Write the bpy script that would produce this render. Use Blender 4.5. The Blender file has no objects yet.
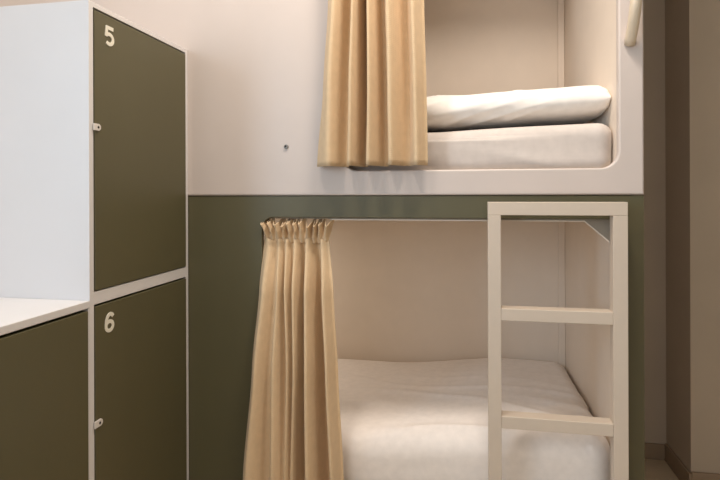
import bpy, bmesh, math, random
from mathutils import Vector, Matrix, noise

scene = bpy.context.scene
COL = scene.collection
random.seed(4)

# ------------------------------------------------------------------ helpers
def link(o, parent=None):
    COL.objects.link(o)
    if parent is not None:
        o.parent = parent
        o.matrix_parent_inverse = Matrix.Translation(-parent.location)
    return o

def obj(name, bm, mat, parent=None, smooth=False, bevel=0.0, segs=2, angle=40):
    me = bpy.data.meshes.new(name)
    bmesh.ops.recalc_face_normals(bm, faces=bm.faces[:])
    bm.to_mesh(me); bm.free()
    me.materials.append(mat)
    o = bpy.data.objects.new(name, me)
    link(o, parent)
    if smooth:
        for p in me.polygons: p.use_smooth = True
    if bevel > 0:
        m = o.modifiers.new('edge', 'BEVEL')
        m.width = bevel; m.segments = segs
        m.limit_method = 'ANGLE'; m.angle_limit = math.radians(angle)
        m.harden_normals = False
    return o

def tag(o, label, cat, group=None, kind=None):
    o['label'] = label; o['category'] = cat
    if group: o['group'] = group
    if kind: o['kind'] = kind
    return o

def thing(name, loc, label, cat):
    o = bpy.data.objects.new(name, None)
    o.location = loc
    o.empty_display_size = 0.1
    COL.objects.link(o)
    return tag(o, label, cat)

def box(bm, x0, x1, y0, y1, z0, z1):
    v = [bm.verts.new((x, y, z)) for x in (x0, x1) for y in (y0, y1) for z in (z0, z1)]
    for f in ((0, 1, 3, 2), (4, 6, 7, 5), (0, 4, 5, 1), (2, 3, 7, 6), (0, 2, 6, 4), (1, 5, 7, 3)):
        bm.faces.new([v[i] for i in f])
    return v

def boxes(*bs):
    bm = bmesh.new()
    for b in bs: box(bm, *b)
    return bm

def tube(bm, pts, r, n=14, cap=True):
    pts = [Vector(p) for p in pts]
    rings = []
    ref = None
    for i, p in enumerate(pts):
        a = pts[max(i-1, 0)]; b = pts[min(i+1, len(pts)-1)]
        t = (b - a).normalized()
        if ref is None:
            ref = t.orthogonal().normalized()
        ref = (ref - t*ref.dot(t)).normalized()
        bi = t.cross(ref)
        rings.append([bm.verts.new(p + r*(math.cos(2*math.pi*k/n)*ref + math.sin(2*math.pi*k/n)*bi)) for k in range(n)])
    for A, B in zip(rings, rings[1:]):
        for k in range(n):
            bm.faces.new((A[k], A[(k+1) % n], B[(k+1) % n], B[k]))
    if cap:
        bm.faces.new(rings[0][::-1]); bm.faces.new(rings[-1])

def round_rect(x0, x1, z0, z1, rs, n=8):
    """outline, corners in the order bottom-left, bottom-right, top-right, top-left"""
    pts = []
    cs = ((x0, z0, 1, 1, 180), (x1, z0, -1, 1, 270), (x1, z1, -1, -1, 0), (x0, z1, 1, -1, 90))
    for (x, z, sx, sz, a0), r in zip(cs, rs):
        if r <= 1e-5:
            pts.append((x, z)); continue
        for k in range(n+1):
            a = math.radians(a0 + 90*k/n)
            pts.append((x + sx*r + r*math.cos(a), z + sz*r + r*math.sin(a)))
    return pts

def holed_panel(name, outer, holes, y0, y1, mat, parent, bev=0.003, bres=3):
    """board in the XZ plane between y0 (front) and y1 with rounded cut edges"""
    cu = bpy.data.curves.new(name, 'CURVE')
    cu.dimensions = '2D'; cu.fill_mode = 'BOTH'
    cu.extrude = (y1-y0)/2 - bev
    cu.bevel_depth = bev; cu.bevel_resolution = bres; cu.offset = -bev
    for ring in [outer] + holes:
        s = cu.splines.new('POLY'); s.points.add(len(ring)-1)
        for p, (x, z) in zip(s.points, ring): p.co = (x, z, 0, 1)
        s.use_cyclic_u = True
    t = bpy.data.objects.new(name, cu); COL.objects.link(t)
    dg = bpy.context.evaluated_depsgraph_get()
    me = bpy.data.meshes.new_from_object(t.evaluated_get(dg))
    bpy.data.objects.remove(t); bpy.data.curves.remove(cu)
    me.transform(Matrix.Translation((0, (y0+y1)/2, 0)) @ Matrix.Rotation(math.pi/2, 4, 'X'))
    bm = bmesh.new(); bm.from_mesh(me); bpy.data.meshes.remove(me)
    bmesh.ops.remove_doubles(bm, verts=bm.verts[:], dist=1e-5)
    return obj(name, bm, mat, parent)

def stroke(pts, w, closed=False):
    """flat ribbon outline following 2D points -> list of quads"""
    P = [Vector(p) for p in pts]; L = []; R = []
    n = len(P)
    for i in range(n):
        a = P[(i-1) % n] if (closed or i > 0) else P[i]
        b = P[(i+1) % n] if (closed or i < n-1) else P[i]
        d1 = (P[i]-a).normalized() if (P[i]-a).length > 1e-9 else None
        d2 = (b-P[i]).normalized() if (b-P[i]).length > 1e-9 else None
        d1 = d1 or d2; d2 = d2 or d1
        n1 = Vector((-d1.y, d1.x)); n2 = Vector((-d2.y, d2.x))
        m = (n1+n2); m = m.normalized() if m.length > 1e-6 else n1
        k = w/2/max(0.5, m.dot(n1))
        L.append(P[i]+m*k); R.append(P[i]-m*k)
    rng = range(n if closed else n-1)
    return [(L[i], L[(i+1) % n], R[(i+1) % n], R[i]) for i in rng]

# ------------------------------------------------------------------ materials
def srgb(r, g, b):
    f = lambda c: (c/12.92 if c <= .04045 else ((c+.055)/1.055)**2.4)
    return (f(r/255), f(g/255), f(b/255), 1)

def mat(name, col, rough=.5, spec=.5, metal=0, grain=0.03, gscale=60, bump=0.0, bscale=200, stretch=(1, 1, 1), sheen=0):
    m = bpy.data.materials.new(name); m.use_nodes = True
    nt = m.node_tree; N = nt.nodes; L = nt.links
    b = N['Principled BSDF']
    b.inputs['Roughness'].default_value = rough
    b.inputs['Metallic'].default_value = metal
    b.inputs['Specular IOR Level'].default_value = spec
    if sheen: b.inputs['Sheen Weight'].default_value = sheen
    tc = N.new('ShaderNodeTexCoord'); mp = N.new('ShaderNodeMapping')
    mp.inputs['Scale'].default_value = stretch
    L.new(tc.outputs['Object'], mp.inputs['Vector'])
    nz = N.new('ShaderNodeTexNoise'); nz.inputs['Scale'].default_value = gscale; nz.inputs['Detail'].default_value = 4
    L.new(mp.outputs['Vector'], nz.inputs['Vector'])
    rp = N.new('ShaderNodeValToRGB')
    rp.color_ramp.elements[0].position = .3; rp.color_ramp.elements[1].position = .7
    rp.color_ramp.elements[0].color = tuple(c*(1-grain) for c in col[:3]) + (1,)
    rp.color_ramp.elements[1].color = tuple(min(1, c*(1+grain)) for c in col[:3]) + (1,)
    L.new(nz.outputs['Fac'], rp.inputs['Fac']); L.new(rp.outputs['Color'], b.inputs['Base Color'])
    if bump:
        n2 = N.new('ShaderNodeTexNoise'); n2.inputs['Scale'].default_value = bscale; n2.inputs['Detail'].default_value = 3
        L.new(mp.outputs['Vector'], n2.inputs['Vector'])
        bp = N.new('ShaderNodeBump'); bp.inputs['Strength'].default_value = bump; bp.inputs['Distance'].default_value = .002
        L.new(n2.outputs['Fac'], bp.inputs['Height']); L.new(bp.outputs['Normal'], b.inputs['Normal'])
    return m

def fabric(name, col, weave=900, bump=.25, rough=.9, sheen=.1, trans=0.0):
    m = mat(name, col, rough, .2, 0, .04, 40, 0, sheen=sheen)
    nt = m.node_tree; N = nt.nodes; L = nt.links; b = N['Principled BSDF']
    tc = N.new('ShaderNodeTexCoord')
    ws = []
    for d in ('X', 'Z'):
        w = N.new('ShaderNodeTexWave'); w.bands_direction = d
        w.inputs['Scale'].default_value = weave/20; w.inputs['Distortion'].default_value = 1.5
        w.inputs['Detail'].default_value = 2
        L.new(tc.outputs['Object'], w.inputs['Vector']); ws.append(w)
    ad = N.new('ShaderNodeMath'); ad.operation = 'ADD'
    L.new(ws[0].outputs['Fac'], ad.inputs[0]); L.new(ws[1].outputs['Fac'], ad.inputs[1])
    bp = N.new('ShaderNodeBump'); bp.inputs['Strength'].default_value = bump; bp.inputs['Distance'].default_value = .0006
    L.new(ad.outputs[0], bp.inputs['Height']); L.new(bp.outputs['Normal'], b.inputs['Normal'])
    return m

M = dict(
    panel=mat('white_laminate', srgb(203, 191, 183), .45, .4, grain=.015, gscale=8, bump=.03, bscale=90),
    shell=mat('cream_laminate', srgb(230, 216, 200), .5, .35, grain=.02, gscale=10, bump=.03, bscale=90),
    green=mat('olive_laminate', srgb(90, 85, 61), .42, .4, grain=.03, gscale=6, bump=.03, bscale=120, stretch=(1, 1, .3)),
    locker=mat('white_locker_board', srgb(215, 212, 211), .4, .4, grain=.012, gscale=6, bump=.02, bscale=90),
    ladder=mat('cream_powder_coat', srgb(205, 190, 173), .4, .45, grain=.015, gscale=30, bump=.04, bscale=500),
    handle=mat('cream_handle_enamel', srgb(218, 202, 178), .35, .5, grain=.01),
    number=mat('cream_number_vinyl', srgb(226, 221, 205), .5, .4, grain=.01),
    latch=mat('pale_latch_steel', srgb(214, 208, 202), .35, .5, grain=.02),
    dark=mat('dark_slot', srgb(46, 44, 42), .7, .2, grain=.02),
    steel=mat('bolt_steel', srgb(128, 124, 118), .45, .5, metal=.3, grain=.03),
    rail=mat('rail_aluminium', srgb(160, 158, 152), .35, .5, metal=.9, grain=.02),
    sheet=fabric('white_cotton_sheet', srgb(240, 232, 225), 1500, .06, .85, .15),
    shaded_sheet=fabric('white_sheet_shaded', srgb(206, 196, 188), 1500, .06, .85, .15),  # darker copy of the sheet; weaker light on its front put into colour
    pillow=fabric('white_cotton_pillowcase', srgb(246, 240, 233), 1500, .06, .85, .15),
    curtain=fabric('sand_linen', srgb(216, 189, 153), 1100, .35, .95, .12),
    wall=mat('greige_plaster', srgb(184, 170, 152), .85, .2, grain=.03, gscale=5, bump=.06, bscale=60),
    roomwall=mat('white_plaster', srgb(240, 236, 230), .85, .2, grain=.02, gscale=5, bump=.06, bscale=60),
    frame=mat('shaded_frame_board', srgb(158, 146, 130), .6, .3, grain=.02, gscale=10),  # cream board darkened, the shadow is in its colour
    base=mat('taupe_skirting', srgb(150, 130, 108), .6, .3, grain=.04, gscale=12),
    floor=mat('beige_stone_floor', srgb(196, 178, 152), .6, .35, grain=.06, gscale=14, bump=.03, bscale=80),
    ceil=mat('white_ceiling_paint', srgb(244, 241, 236), .9, .2, grain=.01),
)

# ------------------------------------------------------------------ setting
def setting(name, bm, m, label, cat, bevel=0.0):
    o = obj(name, bm, m, None, bevel=bevel)
    return tag(o, label, cat, kind='structure')

XW, XE, YB, YF, ZC = -1.80, 1.75, 2.734, -1.9, 2.86
setting('floor', boxes((XW-.1, XE+.1, YF-.1, YB+.1, -.1, 0)), M['floor'], 'beige stone floor seen in the gap beside the bunk bed', 'floor')
setting('ceiling', boxes((XW-.1, XE+.1, YF-.1, YB+.1, ZC, ZC+.1)), M['ceil'], 'plain white ceiling above the bunk room', 'ceiling')
setting('wall_back', boxes((XW-.1, .918, YB, YB+.1, 0, ZC)), M['wall'], 'dark narrow strip of back wall in the niche right of the bunk', 'wall')
setting('wall_right', boxes((.918, XE+.1, 2.458, YB+.1, 0, ZC)), M['wall'], 'greige wall projecting forward at the far right edge', 'wall')
setting('wall_side', boxes((XE, XE+.1, YF, 2.458, 0, ZC)), M['wall'], 'greige side wall at the right end of the room', 'wall')
VX0, VX1, VZ0, VZ1 = -1.55, -.05, 1.0, 2.5  # opening added behind the camera for fill light
setting('wall_front', boxes((XW, VX0, YF-.1, YF, 0, ZC), (VX1, XE, YF-.1, YF, 0, ZC), (VX0, VX1, YF-.1, YF, 0, VZ0), (VX0, VX1, YF-.1, YF, VZ1, ZC)), M['roomwall'], 'cream wall facing the bunk from behind the viewer', 'wall')
WY0, WY1, WZ0, WZ1 = -1.25, -.10, 1.02, 2.35
setting('wall_left', boxes((XW-.1, XW, YF, WY0, 0, ZC), (XW-.1, XW, WY1, YB, 0, ZC),
                           (XW-.1, XW, WY0, WY1, 0, WZ0), (XW-.1, XW, WY0, WY1, WZ1, ZC)),
        M['roomwall'], 'cream wall with the window opening left of the lockers', 'wall')
w = boxes((XW-.07, XW-.02, WY0, WY0+.05, WZ0, WZ1), (XW-.07, XW-.02, WY1-.05, WY1, WZ0, WZ1),
          (XW-.07, XW-.02, WY0+.05, WY1-.05, WZ0, WZ0+.05), (XW-.07, XW-.02, WY0+.05, WY1-.05, WZ1-.05, WZ1))
setting('window_1', w, M['panel'], 'white window frame in the wall left of the low locker', 'window', bevel=.003)
w = boxes((VX0, VX0+.05, YF-.07, YF-.02, VZ0, VZ1), (VX1-.05, VX1, YF-.07, YF-.02, VZ0, VZ1),
          (VX0+.05, VX1-.05, YF-.07, YF-.02, VZ0, VZ0+.05), (VX0+.05, VX1-.05, YF-.07, YF-.02, VZ1-.05, VZ1))
setting('fill_window', w, M['panel'], 'white window frame added for fill light, unseen behind the viewer', 'window', bevel=.003)
setting('baseboard_back', boxes((.53, .918, YB-.012, YB, 0, .073)), M['base'], 'taupe skirting along the back wall of the niche', 'skirting', bevel=.003)
setting('baseboard_niche', boxes((.906, .918, 2.446, YB-.012, 0, .082)), M['base'], 'taupe skirting on the short return wall of the niche', 'skirting', bevel=.003)
setting('baseboard_right', boxes((.918, XE, 2.446, 2.458, 0, .088)), M['base'], 'taupe skirting under the projecting wall at far right', 'skirting', bevel=.003)

# ------------------------------------------------------------------ bunk bed
D = 1.70
BX0, BX1, BTOP = -1.77, .513, 2.70
SEAM = 1.2375
bunk = thing('bunk_bed', ((BX0+BX1)/2, D, 0), 'built-in capsule bunk bed, white panelled above and olive green below', 'bunk bed')
UO = (-.385, .4445, 1.3165, 2.52)      # upper opening
LO = (-.659, .4335, .24, 1.1655)      # lower opening
holed_panel('upper_front_panel', round_rect(BX0, BX1, SEAM, BTOP, (0, 0, 0, 0)),
            [round_rect(*UO, (.05, .05, .05, .05), 10)], D-.004, D+.026, M['panel'], bunk, bev=.006, bres=4)['label'] = 'white upper front panel with a rounded opening'
holed_panel('lower_front_panel', round_rect(BX0, BX1, .0, SEAM-.0015, (0, 0, 0, 0)),
            [round_rect(*LO, (.035, .035, .012, .04), 8)], D, D+.02, M['green'], bunk, bev=.002, bres=2)['label'] = 'olive green lower front panel with the lower opening'
# frame behind the green board, bevelled corner; ladder shadow put into its taupe
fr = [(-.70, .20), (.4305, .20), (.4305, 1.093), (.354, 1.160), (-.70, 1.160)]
holed_panel('opening_frame', round_rect(-.78, BX1-.03, .14, 1.2, (0, 0, 0, 0)), [fr], D+.021, D+.035, M['frame'], bunk, bev=.002, bres=2)['label'] = 'inner frame coloured taupe as if in shadow, cut across at its upper right corner'
strip = [(-.43, 1.1585), (.3535, 1.1585), (.429, 1.0925), (.429, .30)]
bm = bmesh.new()
for qd in stroke(strip, .0034):
    f = [bm.verts.new((q.x, D+.0185, q.y)) for q in qd]; k = [bm.verts.new((q.x, D+.0215, q.y)) for q in qd]
    bm.faces.new(f); bm.faces.new(k[::-1])
    for i in range(4): bm.faces.new((f[i], k[i], k[(i+1) % 4], f[(i+1) % 4]))
obj('edge_trim', bm, M['shell'], bunk)['label'] = 'thin cream trim along the lower opening'
IX0, IX1, IY0, IY1 = -1.55, .4495, D+.036, 2.60
obj('lower_shell', boxes((IX0-.02, IX1+.022, IY1, IY1+.02, .2, 1.2), (IX1, IX1+.022, IY0, IY1, .2, 1.2), (IX0-.02, IX0, IY0, IY1, .2, 1.2),
    (IX0, IX1, IY0, IY1, .2, .24), (IX0, IX1, IY0, IY1, 1.178, 1.2)), M['shell'], bunk, bevel=.001)['label'] = 'cream board lining of the lower berth'
obj('upper_shell', boxes((IX0-.02, IX1+.022, IY1, IY1+.02, 1.27, 2.6), (IX1, IX1+.022, IY0, IY1, 1.27, 2.6), (IX0-.02, IX0, IY0, IY1, 1.27, 2.6),
    (IX0, IX1, IY0, IY1, 1.27, 1.305), (IX0, IX1, IY0, IY1, 2.56, 2.6)), M['shell'], bunk, bevel=.001)['label'] = 'cream board lining of the upper berth'
obj('corner_batten', boxes((.421, IX1-.0005, IY1-.012, IY1-.0005, .241, 1.177)), M['shell'], bunk, bevel=.002)
obj('corner_batten', boxes((.421, IX1-.0005, IY1-.012, IY1-.0005, 1.306, 2.559)), M['shell'], bunk, bevel=.002)
obj('side_panel', boxes((BX1-.022, BX1, D+.036, IY1+.04, 0, BTOP)), M['panel'], bunk, bevel=.002)
obj('end_panel', boxes((BX0, BX0+.008, D+.036, IY1+.04, 0, BTOP)), M['panel'], bunk)
# bent grab handle
pts = []
for k in range(33):
    t = k/32
    z = 1.676 + t*.54
    s = min(1, min(t, 1-t)/.24)
    y = D-.004 - .064*math.sin(math.pi/2*s) if s > 0 else D-.004
    pts.append((.4745, y, z))
bm = bmesh.new(); tube(bm, pts, .0155, 18)
obj('grab_handle', bm, M['handle'], bunk, smooth=True)['label'] = 'cream bent grab handle'
# added lamp bodies, unseen behind the drawn curtains; only the lower gets fill light
for zl in (1.172, 2.553):
    bm = bmesh.new(); tube(bm, [(-.98, 2.15, zl+.003), (-.98, 2.15, zl-.02)], .09, 24)
    obj('added_lamp', bm, M['panel'], bunk, bevel=.003)
# small bolt on white panel
bm = bmesh.new()
tube(bm, [(-.572, D-.0035, 1.397), (-.572, D-.008, 1.397)], .0075, 16)
b1 = obj('bolt', bm, M['steel'], bunk, bevel=.001)
b1['label'] = 'small steel bolt head on the white panel'
bm = bmesh.new()
tube(bm, [(-.5735, D-.0078, 1.3985), (-.5735, D-.0088, 1.3985)], .0038, 6)
obj('socket', bm, M['dark'], b1)
# curtain rails
bm = bmesh.new(); tube(bm, [(-.78, D+.05, 1.171), (.40, D+.05, 1.171)], .006, 10)
obj('curtain_rail', bm, M['rail'], bunk, smooth=True)
bm = bmesh.new(); tube(bm, [(-.46, D-.05, 2.575), (.50, D-.05, 2.575)], .008, 10)
for x in (-.455, .49): tube(bm, [(x, D-.05, 2.575), (x, D, 2.575)], .006, 8)
obj('curtain_rail', bm, M['rail'], bunk, smooth=True)

# ------------------------------------------------------------------ bedding
def soft_box(x0, x1, y0, y1, z0, z1, r, nx, ny, nz, rc=None, disp=None, crown=0.0):
    """rounded box; rc = plan corner radius"""
    rc = rc or r
    bm = bmesh.new()
    hx, hy, hz = (x1-x0)/2, (y1-y0)/2, (z1-z0)/2
    c = Vector(((x0+x1)/2, (y0+y1)/2, (z0+z1)/2))
    def warp(p):
        # dense sampling near the edges
        return p
    cache = {}
    def vert(i, j, k):
        key = (i, j, k)
        if key in cache: return cache[key]
        ease = lambda a: math.sin(a*math.pi/2)*.35 + a*.65
        p = Vector((ease(2*i/nx-1)*hx, ease(2*j/ny-1)*hy, ease(2*k/nz-1)*hz))
        # plan rounding
        q = Vector((max(-hx+rc, min(hx-rc, p.x)), max(-hy+rc, min(hy-rc, p.y))))
        d = Vector((p.x, p.y)) - q
        dm = max(abs(d.x), abs(d.y))
        if d.length > 1e-9 and dm > 0:
            d2 = d.normalized()*dm
            px, py = q.x+d2.x, q.y+d2.y
        else:
            px, py = p.x, p.y
        # edge rounding: move inward near the top and bottom rim
        inset_rim = min(hx-abs(p.x), hy-abs(p.y))
        rim = max(0.0, r-inset_rim)
        tz = max(0.0, abs(p.z)-(hz-r))
        if rim > 0 and tz > 0:
            m = max(rim, tz); l = math.hypot(rim, tz)
            s = m/l
            nr, nzv = rim*s, tz*s
            pl = Vector((px, py)); inward = rim-nr
            if pl.length > 0:
                gx = 1 if hx-abs(p.x) < r else 0; gy = 1 if hy-abs(p.y) < r else 0
                n = Vector((gx*math.copysign(1, p.x), gy*math.copysign(1, p.y)))
                if n.length: n.normalize()
                px -= n.x*inward; py -= n.y*inward
            pz = math.copysign(hz-r+nzv, p.z)
        else:
            pz = p.z
        P = Vector((px, py, pz))
        u, v = P.x/hx, P.y/hy
        if P.z > 0: P.z += crown*(1-min(1, u*u)**3)*(1-min(1, v*v)**2)*(P.z/hz)
        W = P + c
        if disp: W = W + disp(W, u, v, P.z/hz)
        cache[key] = bm.verts.new(W)
        return cache[key]
    def face(a): bm.faces.new(a)
    for i in range(nx):
        for j in range(ny):
            for k in (0, nz):
                face([vert(i, j, k), vert(i+1, j, k), vert(i+1, j+1, k), vert(i, j+1, k)])
    for i in range(nx):
        for k in range(nz):
            for j in (0, ny):
                face([vert(i, j, k), vert(i+1, j, k), vert(i+1, j, k+1), vert(i, j, k+1)])
    for j in range(ny):
        for k in range(nz):
            for i in (0, nx):
                face([vert(i, j, k), vert(i, j+1, k), vert(i, j+1, k+1), vert(i, j, k+1)])
    return bm

def fold(x, seed):   # sharp-crested noise
    n = noise.noise(Vector((x[0], x[1], seed)))
    return (1-abs(n)*2)**3 if abs(n) < .5 else 0

def low_disp(W, u, v, w):
    if w < -.5: return Vector((0, 0, 0))
    x, y = W.x, W.y
    # shallow creases fanning across the front half of the sheet
    warp = .06*noise.noise(Vector((x*2.2, y*2.2, 3)))
    a = .16
    t = (y + a*(x+.5) + warp)*15
    s = (x - a*y)*2.0
    amp = max(0, min(1, (2.40-y)/.3))*max(0, min(1, (y-1.70)/.10))
    t0 = max(0, min(1, (x+.35)/.55)); rise = .045*t0*t0*(3-2*t0)
    h = rise + .009*fold((s, t*.62), 2.3)*amp + .004*noise.noise(Vector((x*3, y*4, 8)))
    return Vector((0, .004*noise.noise(Vector((x*4, 1, W.z*6))) if v < -.9 else 0, h))

bm = soft_box(-1.50, .4485, 1.742, 2.585, .243, .441, .065, 110, 90, 14, rc=.07, disp=low_disp, crown=.016)
o = obj('mattress', bm, M['sheet'], None, smooth=True)
tag(o, 'white sheeted mattress in the lower berth behind the ladder', 'mattress')

def up_disp(W, u, v, w):
    x, y, z = W
    d = Vector((0, 0, 0))
    k = max(0, min(1, (-.80-v)/.18))*max(0, min(1, (.92-w)/.5))
    d.y += k*(.006*noise.noise(Vector((x*3.5 + z*5, 2, z*9))) - .005*fold((x*1.6 - z*2, z*9 + x*1.2), 5.1))
    if w > .5: d.z += .004*noise.noise(Vector((x*3, y*3, 4))) - .019*max(0, min(1, (.42-x)/.5))
    return d
bm = soft_box(-1.50, .4485, 1.748, 2.585, 1.306, 1.460, .04, 110, 50, 16, rc=.05, disp=up_disp, crown=.008)
o = obj('mattress', bm, M['shaded_sheet'], None, smooth=True)
tag(o, 'white sheeted mattress in the upper berth under the pillow', 'mattress')

# pillow: lens section, seam edge, soft creases
def pillow_mesh(L, Wd, T, nx=90, ny=50):
    bm = bmesh.new(); rows = {}
    for side in (1, -1):
        for i in range(nx+1):
            for j in range(ny+1):
                u = math.sin((2*i/nx-1)*math.pi/2); v = math.sin((2*j/ny-1)*math.pi/2)
                edge = i in (0, nx) or j in (0, ny)
                if side == -1 and edge:
                    rows[(side, i, j)] = rows[(1, i, j)]; continue
                pu = (1-abs(u)**18.0); pv = (1-abs(v)**4.5)
                h = T/2*(max(0, pu)**.40)*(max(0, pv)**.5)
                # corners drawn in a little
                x = u*L/2*(1-.05*v*v*abs(u)**3); y = v*Wd/2*(1-.06*u*u)
                cre = 0
                if side == 1 or v < 0:
                    # diagonal pull lines along the front flank and near the right end
                    a = (x*1.3 - (h if side == 1 else -h)*5.2)*9
                    cre = .010*max(0, .6+1.2*noise.noise(Vector((x*5, v*2, 6))))*fold((a*.6, v*1.2), 1.7)*max(0, 1-abs(v+.72)/.5)
                    cre += .005*noise.noise(Vector((x*6, y*6, side*3)))*pv
                hz = side*h
                hh = hz*(1 if side == 1 else .85)
                rows[(side, i, j)] = bm.verts.new((x, y - cre*.9*(1 if v < 0 else 0), hh + side*cre*.5))
        for i in range(nx):
            for j in range(ny):
                q = [rows[(side, i, j)], rows[(side, i+1, j)], rows[(side, i+1, j+1)], rows[(side, i, j+1)]]
                bm.faces.new(q if side == 1 else q[::-1])
    return bm
bm = pillow_mesh(.86, .44, .116)
bmesh.ops.rotate(bm, verts=bm.verts[:], cent=(0, 0, 0), matrix=Matrix.Rotation(math.radians(-2.9), 3, 'Y'))
bmesh.ops.rotate(bm, verts=bm.verts[:], cent=(0, 0, 0), matrix=Matrix.Rotation(math.radians(1.0), 3, 'Z'))
bmesh.ops.translate(bm, verts=bm.verts[:], vec=(.034, 1.985, 1.518))
o = obj('pillow', bm, M['pillow'], None, smooth=True)
tag(o, 'long white pillow lying on the upper mattress beside the curtain', 'pillow')

# ------------------------------------------------------------------ curtains
def lerp(a, b, t): return a+(b-a)*t

def curtain_grid(bm, rows, nu, nv, kinds, skew=0.0, wob=0.0, seed=0):
    """rows: (z, y centre, amplitude, x knots, knot depths).  kinds: -1 crest towards the room, 1 valley"""
    rows = sorted(rows, key=lambda r: -r[0])
    K = len(kinds)
    def at(z):
        for a, b in zip(rows, rows[1:]):
            if z <= a[0]+1e-9 and z >= b[0]-1e-9:
                t = (a[0]-z)/(a[0]-b[0])
                ts = t*t*(3-2*t)*.5 + t*.5
                return (lerp(a[1], b[1], ts), lerp(a[2], b[2], ts), [lerp(p, q, ts) for p, q in zip(a[3], b[3])], [lerp(p, q, ts) for p, q in zip(a[4], b[4])])
        r = rows[0] if z > rows[0][0] else rows[-1]
        return r[1:]
    z0, z1 = rows[0][0], rows[-1][0]
    grid = []
    for iv in range(nv+1):
        z = lerp(z0, z1, iv/nv)
        yc, amp, xs, ds = at(z)
        xs = [x + skew*(xs[i+1]-x) if (k == 1 and 0 < i < K-1) else x for i, (x, k) in enumerate(zip(xs, kinds))]
        line = []
        for seg in range(K-1):
            for iu in range(nu + (1 if seg == K-2 else 0)):
                t = iu/nu
                ka, kb = kinds[seg], kinds[seg+1]
                g1 = lambda q: .55*q + .45*math.sin(q*math.pi/2)
                tx = g1(t) if ka < kb else 1-g1(1-t)     # broad crests, narrower valleys
                sm = lambda q: (1-math.cos(q**.92*math.pi))/2
                td = sm(min(1, t*1.3)) if ka < kb else 1-sm(1-t)
                x = lerp(xs[seg], xs[seg+1], tx)
                d = lerp(ds[seg], ds[seg+1], td)
                y = yc + amp*d
                y += wob*noise.noise(Vector((x*14, z*2.5, seed)))
                x += wob*.6*noise.noise(Vector((x*9, z*3, seed+7)))
                line.append(bm.verts.new((x, y, z)))
        grid.append(line)
    for A, B in zip(grid, grid[1:]):
        for i in range(len(A)-1):
            bm.faces.new((A[i], A[i+1], B[i+1], B[i]))
    return grid

def cloth(name, bm, m, parent=None, thick=.0018):
    o = obj(name, bm, m, parent, smooth=True)
    s = o.modifiers.new('cloth', 'SOLIDIFY'); s.thickness = thick; s.offset = 0
    return o

kin = [1, -1, 1, -1, 1, -1, 1, -1, 1, -1, 1, -1, 1]
XL = [
    (1.093, [-.6571, -.6360, -.6150, -.6045, -.5906, -.5767, -.5646, -.5473, -.5284, -.5079, -.4806, -.4569, -.4333]),
    (.929, [-.6624, -.6415, -.6138, -.5966, -.5829, -.5692, -.5555, -.5402, -.5199, -.4980, -.4711, -.4411, -.4129]),
    (.676, [-.6836, -.6612, -.6320, -.6030, -.5725, -.5556, -.5455, -.5321, -.5154, -.4887, -.4557, -.4228, -.3967]),
    (.327, [-.7101, -.6859, -.6448, -.6006, -.5736, -.5602, -.5501, -.5401, -.5201, -.4804, -.4443, -.4020, -.3762]),
    (.04, [-.722, -.700, -.652, -.602, -.575, -.560, -.549, -.539, -.520, -.477, -.438, -.394, -.366])]
DL = [
    [.3, -.5, .9, -.4, .9, -.5, 1.0, -.6, 1.8, -.8, 1.8, -.6, .5],
    [.3, -.9, .6, -.6, 1.3, -.8, 1.3, -1.2, 3.0, -1.5, 2.8, -1.1, .5],
    [.3, -.9, .5, -.8, .9, -.7, .5, -.9, 2.7, -1.5, 2.5, -1.3, .5],
    [.2, -.9, .6, -1.0, .0, -.7, -.1, -.6, 2.2, -1.5, 2.0, -1.3, .4],
    [.2, -.9, .7, -1.0, .0, -.7, -.1, -.6, 2.1, -1.5, 1.9, -1.3, .4]]
YL = [(1.712, .014), (1.678, .024), (1.663, .032), (1.653, .036), (1.650, .037)]
rows = [(z, y, a, xs, ds) for (z, xs), ds, (y, a) in zip(XL, DL, YL)]
bm = bmesh.new()
g = curtain_grid(bm, rows, 9, 90, kin, .42, wob=.003, seed=3)
for i in range(5):      # uneven gathers where the cloth is drawn together
    for v in g[i]:
        v.co.z += (1-i/5)*(.007*noise.noise(Vector((v.co.x*55, 2, 4))) - .16*(v.co.y-1.715))
low_c = cloth('curtain', bm, M['curtain'])
tag(low_c, 'sand linen curtain with a gathered heading drawn aside at the lower berth', 'curtain')
# gathered frill standing above the pinched neck
bm = bmesh.new()
NF = 11
ks = [1 if k % 2 == 0 else -1 for k in range(2*NF+1)]
rnd = [random.uniform(-1, 1) for _ in ks]
def frill(x0, x1, jit): return [lerp(x0, x1, k/(2*NF)) + rnd[k]*jit for k in range(2*NF+1)]
nb = frill(-.655, -.435, .002); tp = frill(-.663, -.425, .008)
dz = [s*(.75+.25*r) for s, r in zip(ks, rnd)]
g = curtain_grid(bm, [(1.158, 1.710, .042, tp, dz), (1.125, 1.709, .024, frill(-.657, -.430, .004), dz), (1.097, 1.713, .007, nb, dz), (1.080, 1.722, .006, nb, dz)], 7, 16, ks, 0, wob=.002, seed=9)
for line_i, line in enumerate(g):
    f = 1-line_i/16
    for v in line:
        v.co.z += f*f*(.007*noise.noise(Vector((v.co.x*45, 3, 1))) + .003*noise.noise(Vector((v.co.x*120, 5, 1))) + .42*(v.co.y-1.712) - .004)
        v.co.z = min(v.co.z, 1.1605 if line_i else 1.1608)
o = cloth('heading', bm, M['curtain'], low_c, .0022); o['label'] = 'gathered frilled heading'

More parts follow.
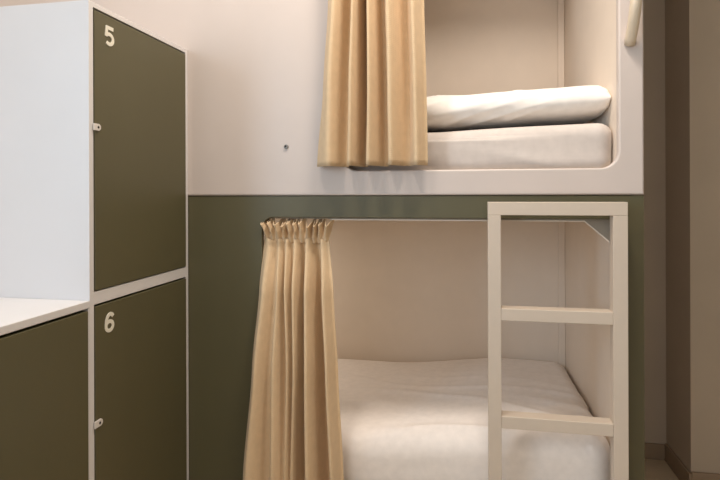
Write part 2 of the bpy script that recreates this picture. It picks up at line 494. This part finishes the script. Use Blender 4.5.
kin = [1, -1, 1, -1, 1, -1, 1, -1, 1, -1, 1]
XU = [
    (2.572, [-.395, -.376, -.345, -.327, -.300, -.287, -.267, -.234, -.199, -.165, -.130]),
    (1.845, [-.4245, -.3969, -.3582, -.3358, -.3072, -.2882, -.2599, -.2287, -.1914, -.1545, -.1195]),
    (1.575, [-.4417, -.4108, -.3688, -.3431, -.3113, -.2860, -.2514, -.2233, -.1831, -.1462, -.1127]),
    (1.329, [-.4620, -.4148, -.3728, -.3472, -.3185, -.2900, -.2460, -.2210, -.1839, -.1409, -.1090])]
DU = [
    [.6, -.9, 1.5, -1.1, 3.6, -1.1, 1.5, -1.1, 1.4, -.8, .5],
    [.6, -.9, 1.5, -1.1, 3.6, -1.1, 1.5, -1.1, 1.4, -.8, .5],
    [.6, -.9, 1.4, -1.2, 2.5, -1.2, 1.5, -1.1, 1.1, -.8, .4],
    [.5, -.9, 1.1, -1.2, 2.0, -1.2, 1.3, -1.1, .8, -.8, .3]]
YU = [(1.653, .030), (1.654, .034), (1.655, .036), (1.656, .035)]
rows = [(z, y, a, xs, ds) for (z, xs), ds, (y, a) in zip(XU, DU, YU)]
bm = bmesh.new()
curtain_grid(bm, rows, 10, 70, kin, .42, wob=.003, seed=21)
o = cloth('curtain', bm, M['curtain'])
tag(o, 'sand linen curtain hanging in folds over the white upper panel', 'curtain')

# ------------------------------------------------------------------ ladder
lad = thing('bunk_ladder', (.26, 1.648, 0), 'cream square-section ladder standing against the green lower panel', 'ladder')
LY0, LY1 = 1.630, 1.668
obj('stile', boxes((.068, .105, LY0, LY1, 0, 1.179)), M['ladder'], lad, bevel=.0015)
obj('stile', boxes((.4115, .4505, LY0, LY1, 0, 1.179)), M['ladder'], lad, bevel=.0015)
obj('top_rail', boxes((.068, .4505, LY0, LY1, 1.179, 1.2175)), M['ladder'], lad, bevel=.0015)
for zt in (.9065, .5915, .277):
    obj('rung', boxes((.105, .4115, LY0+.001, LY1+.008, zt-.036, zt)), M['ladder'], lad, bevel=.002)
for z in (1.10, .35):
    for x in (.088, .431):
        bm = bmesh.new(); tube(bm, [(x, LY1-.002, z), (x, D+.002, z)], .009, 12)
        obj('standoff', bm, M['ladder'], lad, smooth=True)

# ------------------------------------------------------------------ lockers
FX = -.922
T = .0135

def glyph5():
    arc = [(.47+.36*math.cos(math.radians(128-258*k/18)), .335+.255*math.sin(math.radians(128-258*k/18))) for k in range(19)]
    return [([(.20, .91), (.88, .91)], False), ([(.27, .97), (.19, .44)], False), (arc, False)]
def glyph6():
    loop = [(.50+.33*math.cos(2*math.pi*k/28), .32+.235*math.sin(2*math.pi*k/28)) for k in range(28)]
    arc = [(.83, .77), (.75, .87), (.62, .915), (.46, .90), (.32, .81), (.21, .64), (.17, .45), (.17, .30)]
    return [(loop, True), (arc, False)]

def number_plate(name, strokes, y0, z0, wy, hz, parent, lw=.185):
    bm = bmesh.new()
    for n, (pts, closed) in enumerate(strokes):
        P = [(p[0]*wy, p[1]*hz) for p in pts]
        for qd in stroke(P, lw*hz, closed):
            f = [bm.verts.new((FX+.0034+.0003*n, y0+q.x, z0+q.y)) for q in qd]
            k = [bm.verts.new((FX+.0015, y0+q.x, z0+q.y)) for q in qd]
            bm.faces.new(f); bm.faces.new(k[::-1])
            for i in range(4): bm.faces.new((f[i], k[i], k[(i+1) % 4], f[(i+1) % 4]))
    return obj(name, bm, M['number'], parent)

def latch(y0, y1, z0, z1, parent):
    bm = bmesh.new()
    ring = [(y0, z0), (y1-.006, z0), (y1, z0+.005), (y1, z1-.005), (y1-.006, z1), (y0, z1)]
    a = [bm.verts.new((FX+.0021, y, z)) for y, z in ring]; b = [bm.verts.new((FX+.0065, y, z)) for y, z in ring]
    bm.faces.new(a[::-1]); bm.faces.new(b)
    for i in range(6): bm.faces.new((a[i], a[(i+1) % 6], b[(i+1) % 6], b[i]))
    l = obj('latch', bm, M['latch'], parent, bevel=.001)
    l['label'] = 'small pale steel hasp'
    bm = bmesh.new(); yc, zc = y0+.6*(y1-y0), (z0+z1)/2
    tube(bm, [(FX+.006, yc, zc), (FX+.0072, yc, zc)], .0034, 14)
    obj('slot', bm, M['dark'], l)

GAP = .0025
Y0, Y1 = 1.202, 1.6955
TL, TR = .0165, .0150
LBX = XW+.01
tall = thing('tall_locker', (-1.25, 1.45, 0), 'tall white locker tower with green doors numbered 5 and 6', 'locker')
obj('carcass', boxes((LBX, FX, Y0, Y0+TL, 0, 1.7325), (LBX, FX, Y1-TR, Y1, 0, 1.7325), (LBX, FX, Y0+TL, Y1-TR, 1.7195, 1.7325),
    (LBX, FX, Y0+TL, Y1-TR, .9645, .997), (LBX, FX, Y0+TL, Y1-TR, 0, .06), (LBX, LBX+.01, Y0+TL, Y1-TR, .06, 1.7195)), M['locker'], tall, bevel=.0008)['label'] = 'white board carcass'
def door(y0, y1, z0, z1, parent, label):
    d = obj('door', boxes((FX-.018, FX+.002, y0+GAP, y1-GAP, z0+GAP, z1-GAP*2.2)), M['green'], parent, bevel=.0015)
    d['label'] = label
    return d
d5 = door(Y0+TL, Y1-TR, .997, 1.7195, tall, 'upper green door with number 5')
d6 = door(Y0+TL, Y1-TR, .06, .9645, tall, 'lower green door with number 6')
n5 = number_plate('number', glyph5(), 1.257, 1.6365, .043, .0515, d5); n5['label'] = 'cream digit 5'
n6 = number_plate('number', glyph6(), 1.254, .8815, .043, .0515, d6); n6['label'] = 'cream digit 6'
latch(1.213, 1.2395, 1.407, 1.4245, d5)
latch(1.213, 1.2435, .652, .6695, d6)

low = thing('low_locker', (-1.25, .70, 0), 'low locker with a white countertop and green door in front of the tall one', 'locker')
LY = .20
e = 1.2015
T = .0065
obj('carcass', boxes((LBX, FX, e-T+.002, e, 0, .960), (LBX, FX, LY, LY+T, 0, .960), (LBX, FX, .695, .709, .06, .960),
    (LBX, FX, LY+T, e-T+.002, 0, .06), (LBX, LBX+.01, LY+T, e-T, .06, .960)), M['locker'], low, bevel=.0008)
obj('countertop', boxes((LBX, FX+.001, LY, e, .9605, .9785)), M['locker'], low, bevel=.0015)['label'] = 'white countertop board'
door(.709, e-T+.002, .06, .9595, low, 'plain green door')
door(LY+T, .695, .06, .9595, low, 'plain green door')

# ------------------------------------------------------------------ lights
def area(name, loc, target, sx, sy, power, col, shape='RECTANGLE', spread=math.pi):
    l = bpy.data.lights.new(name, 'AREA'); l.shape = shape; l.size = sx; l.size_y = sy
    l.energy = power; l.color = col; l.spread = spread
    o = bpy.data.objects.new(name, l); COL.objects.link(o)
    o.location = loc
    o.rotation_euler = (Vector(target)-Vector(loc)).to_track_quat('-Z', 'Y').to_euler()
    return o
area('ceiling_lamp', (.07, 1.20, 2.84), (.07, 1.20, 0), .26, .26, 22, (1, .90, .80), 'DISK')
area('ceiling_lamp', (-.62, 1.0, 2.84), (-.62, 1.0, 0), .20, .20, 11, (1, .87, .74), 'DISK')
area('berth_fill', (-.98, 2.15, 1.147), (-.98, 2.15, 0), .16, .16, 2.6, (1, .90, .78), 'DISK')  # added unseen lamp that fills the lower berth
area('daylight_side', (XW-.12, (WY0+WY1)/2, (WZ0+WZ1)/2), (0, (WY0+WY1)/2+.2, 1.3), WY1-WY0-.1, WZ1-WZ0-.1, 41, (.58, .79, 1))
area('front_fill', ((VX0+VX1)/2, YF-.12, (VZ0+VZ1)/2), ((VX0+VX1)/2, 0, 1.3), VX1-VX0-.1, VZ1-VZ0-.1, 14, (.96, .97, 1))  # added fill from behind the camera, through the added window

wd = bpy.data.worlds.new('sky'); scene.world = wd; wd.use_nodes = True
bg = wd.node_tree.nodes['Background']
bg.inputs['Color'].default_value = (.75, .85, 1, 1); bg.inputs['Strength'].default_value = .4

# ------------------------------------------------------------------ camera
cam = bpy.data.cameras.new('camera'); co = bpy.data.objects.new('camera', cam); COL.objects.link(co)
cam.sensor_width = 36; cam.lens = 27.05; cam.clip_start = .02
cam.shift_y = -48.6/720
yaw = math.atan(104/540)
co.location = (0, 0, 1.25)
co.rotation_euler = (Matrix.Rotation(yaw, 4, 'Z') @ Matrix.Rotation(math.pi/2, 4, 'X') @ Matrix.Rotation(-.0033, 4, 'Z')).to_euler()
scene.camera = co

vs = scene.view_settings
vs.view_transform = 'Standard'; vs.look = 'None'; vs.exposure = 0.0; vs.gamma = 1.0; vs.use_curve_mapping = False
scene.cycles.max_bounces = 10; scene.cycles.diffuse_bounces = 6
scene.cycles.use_denoising = True
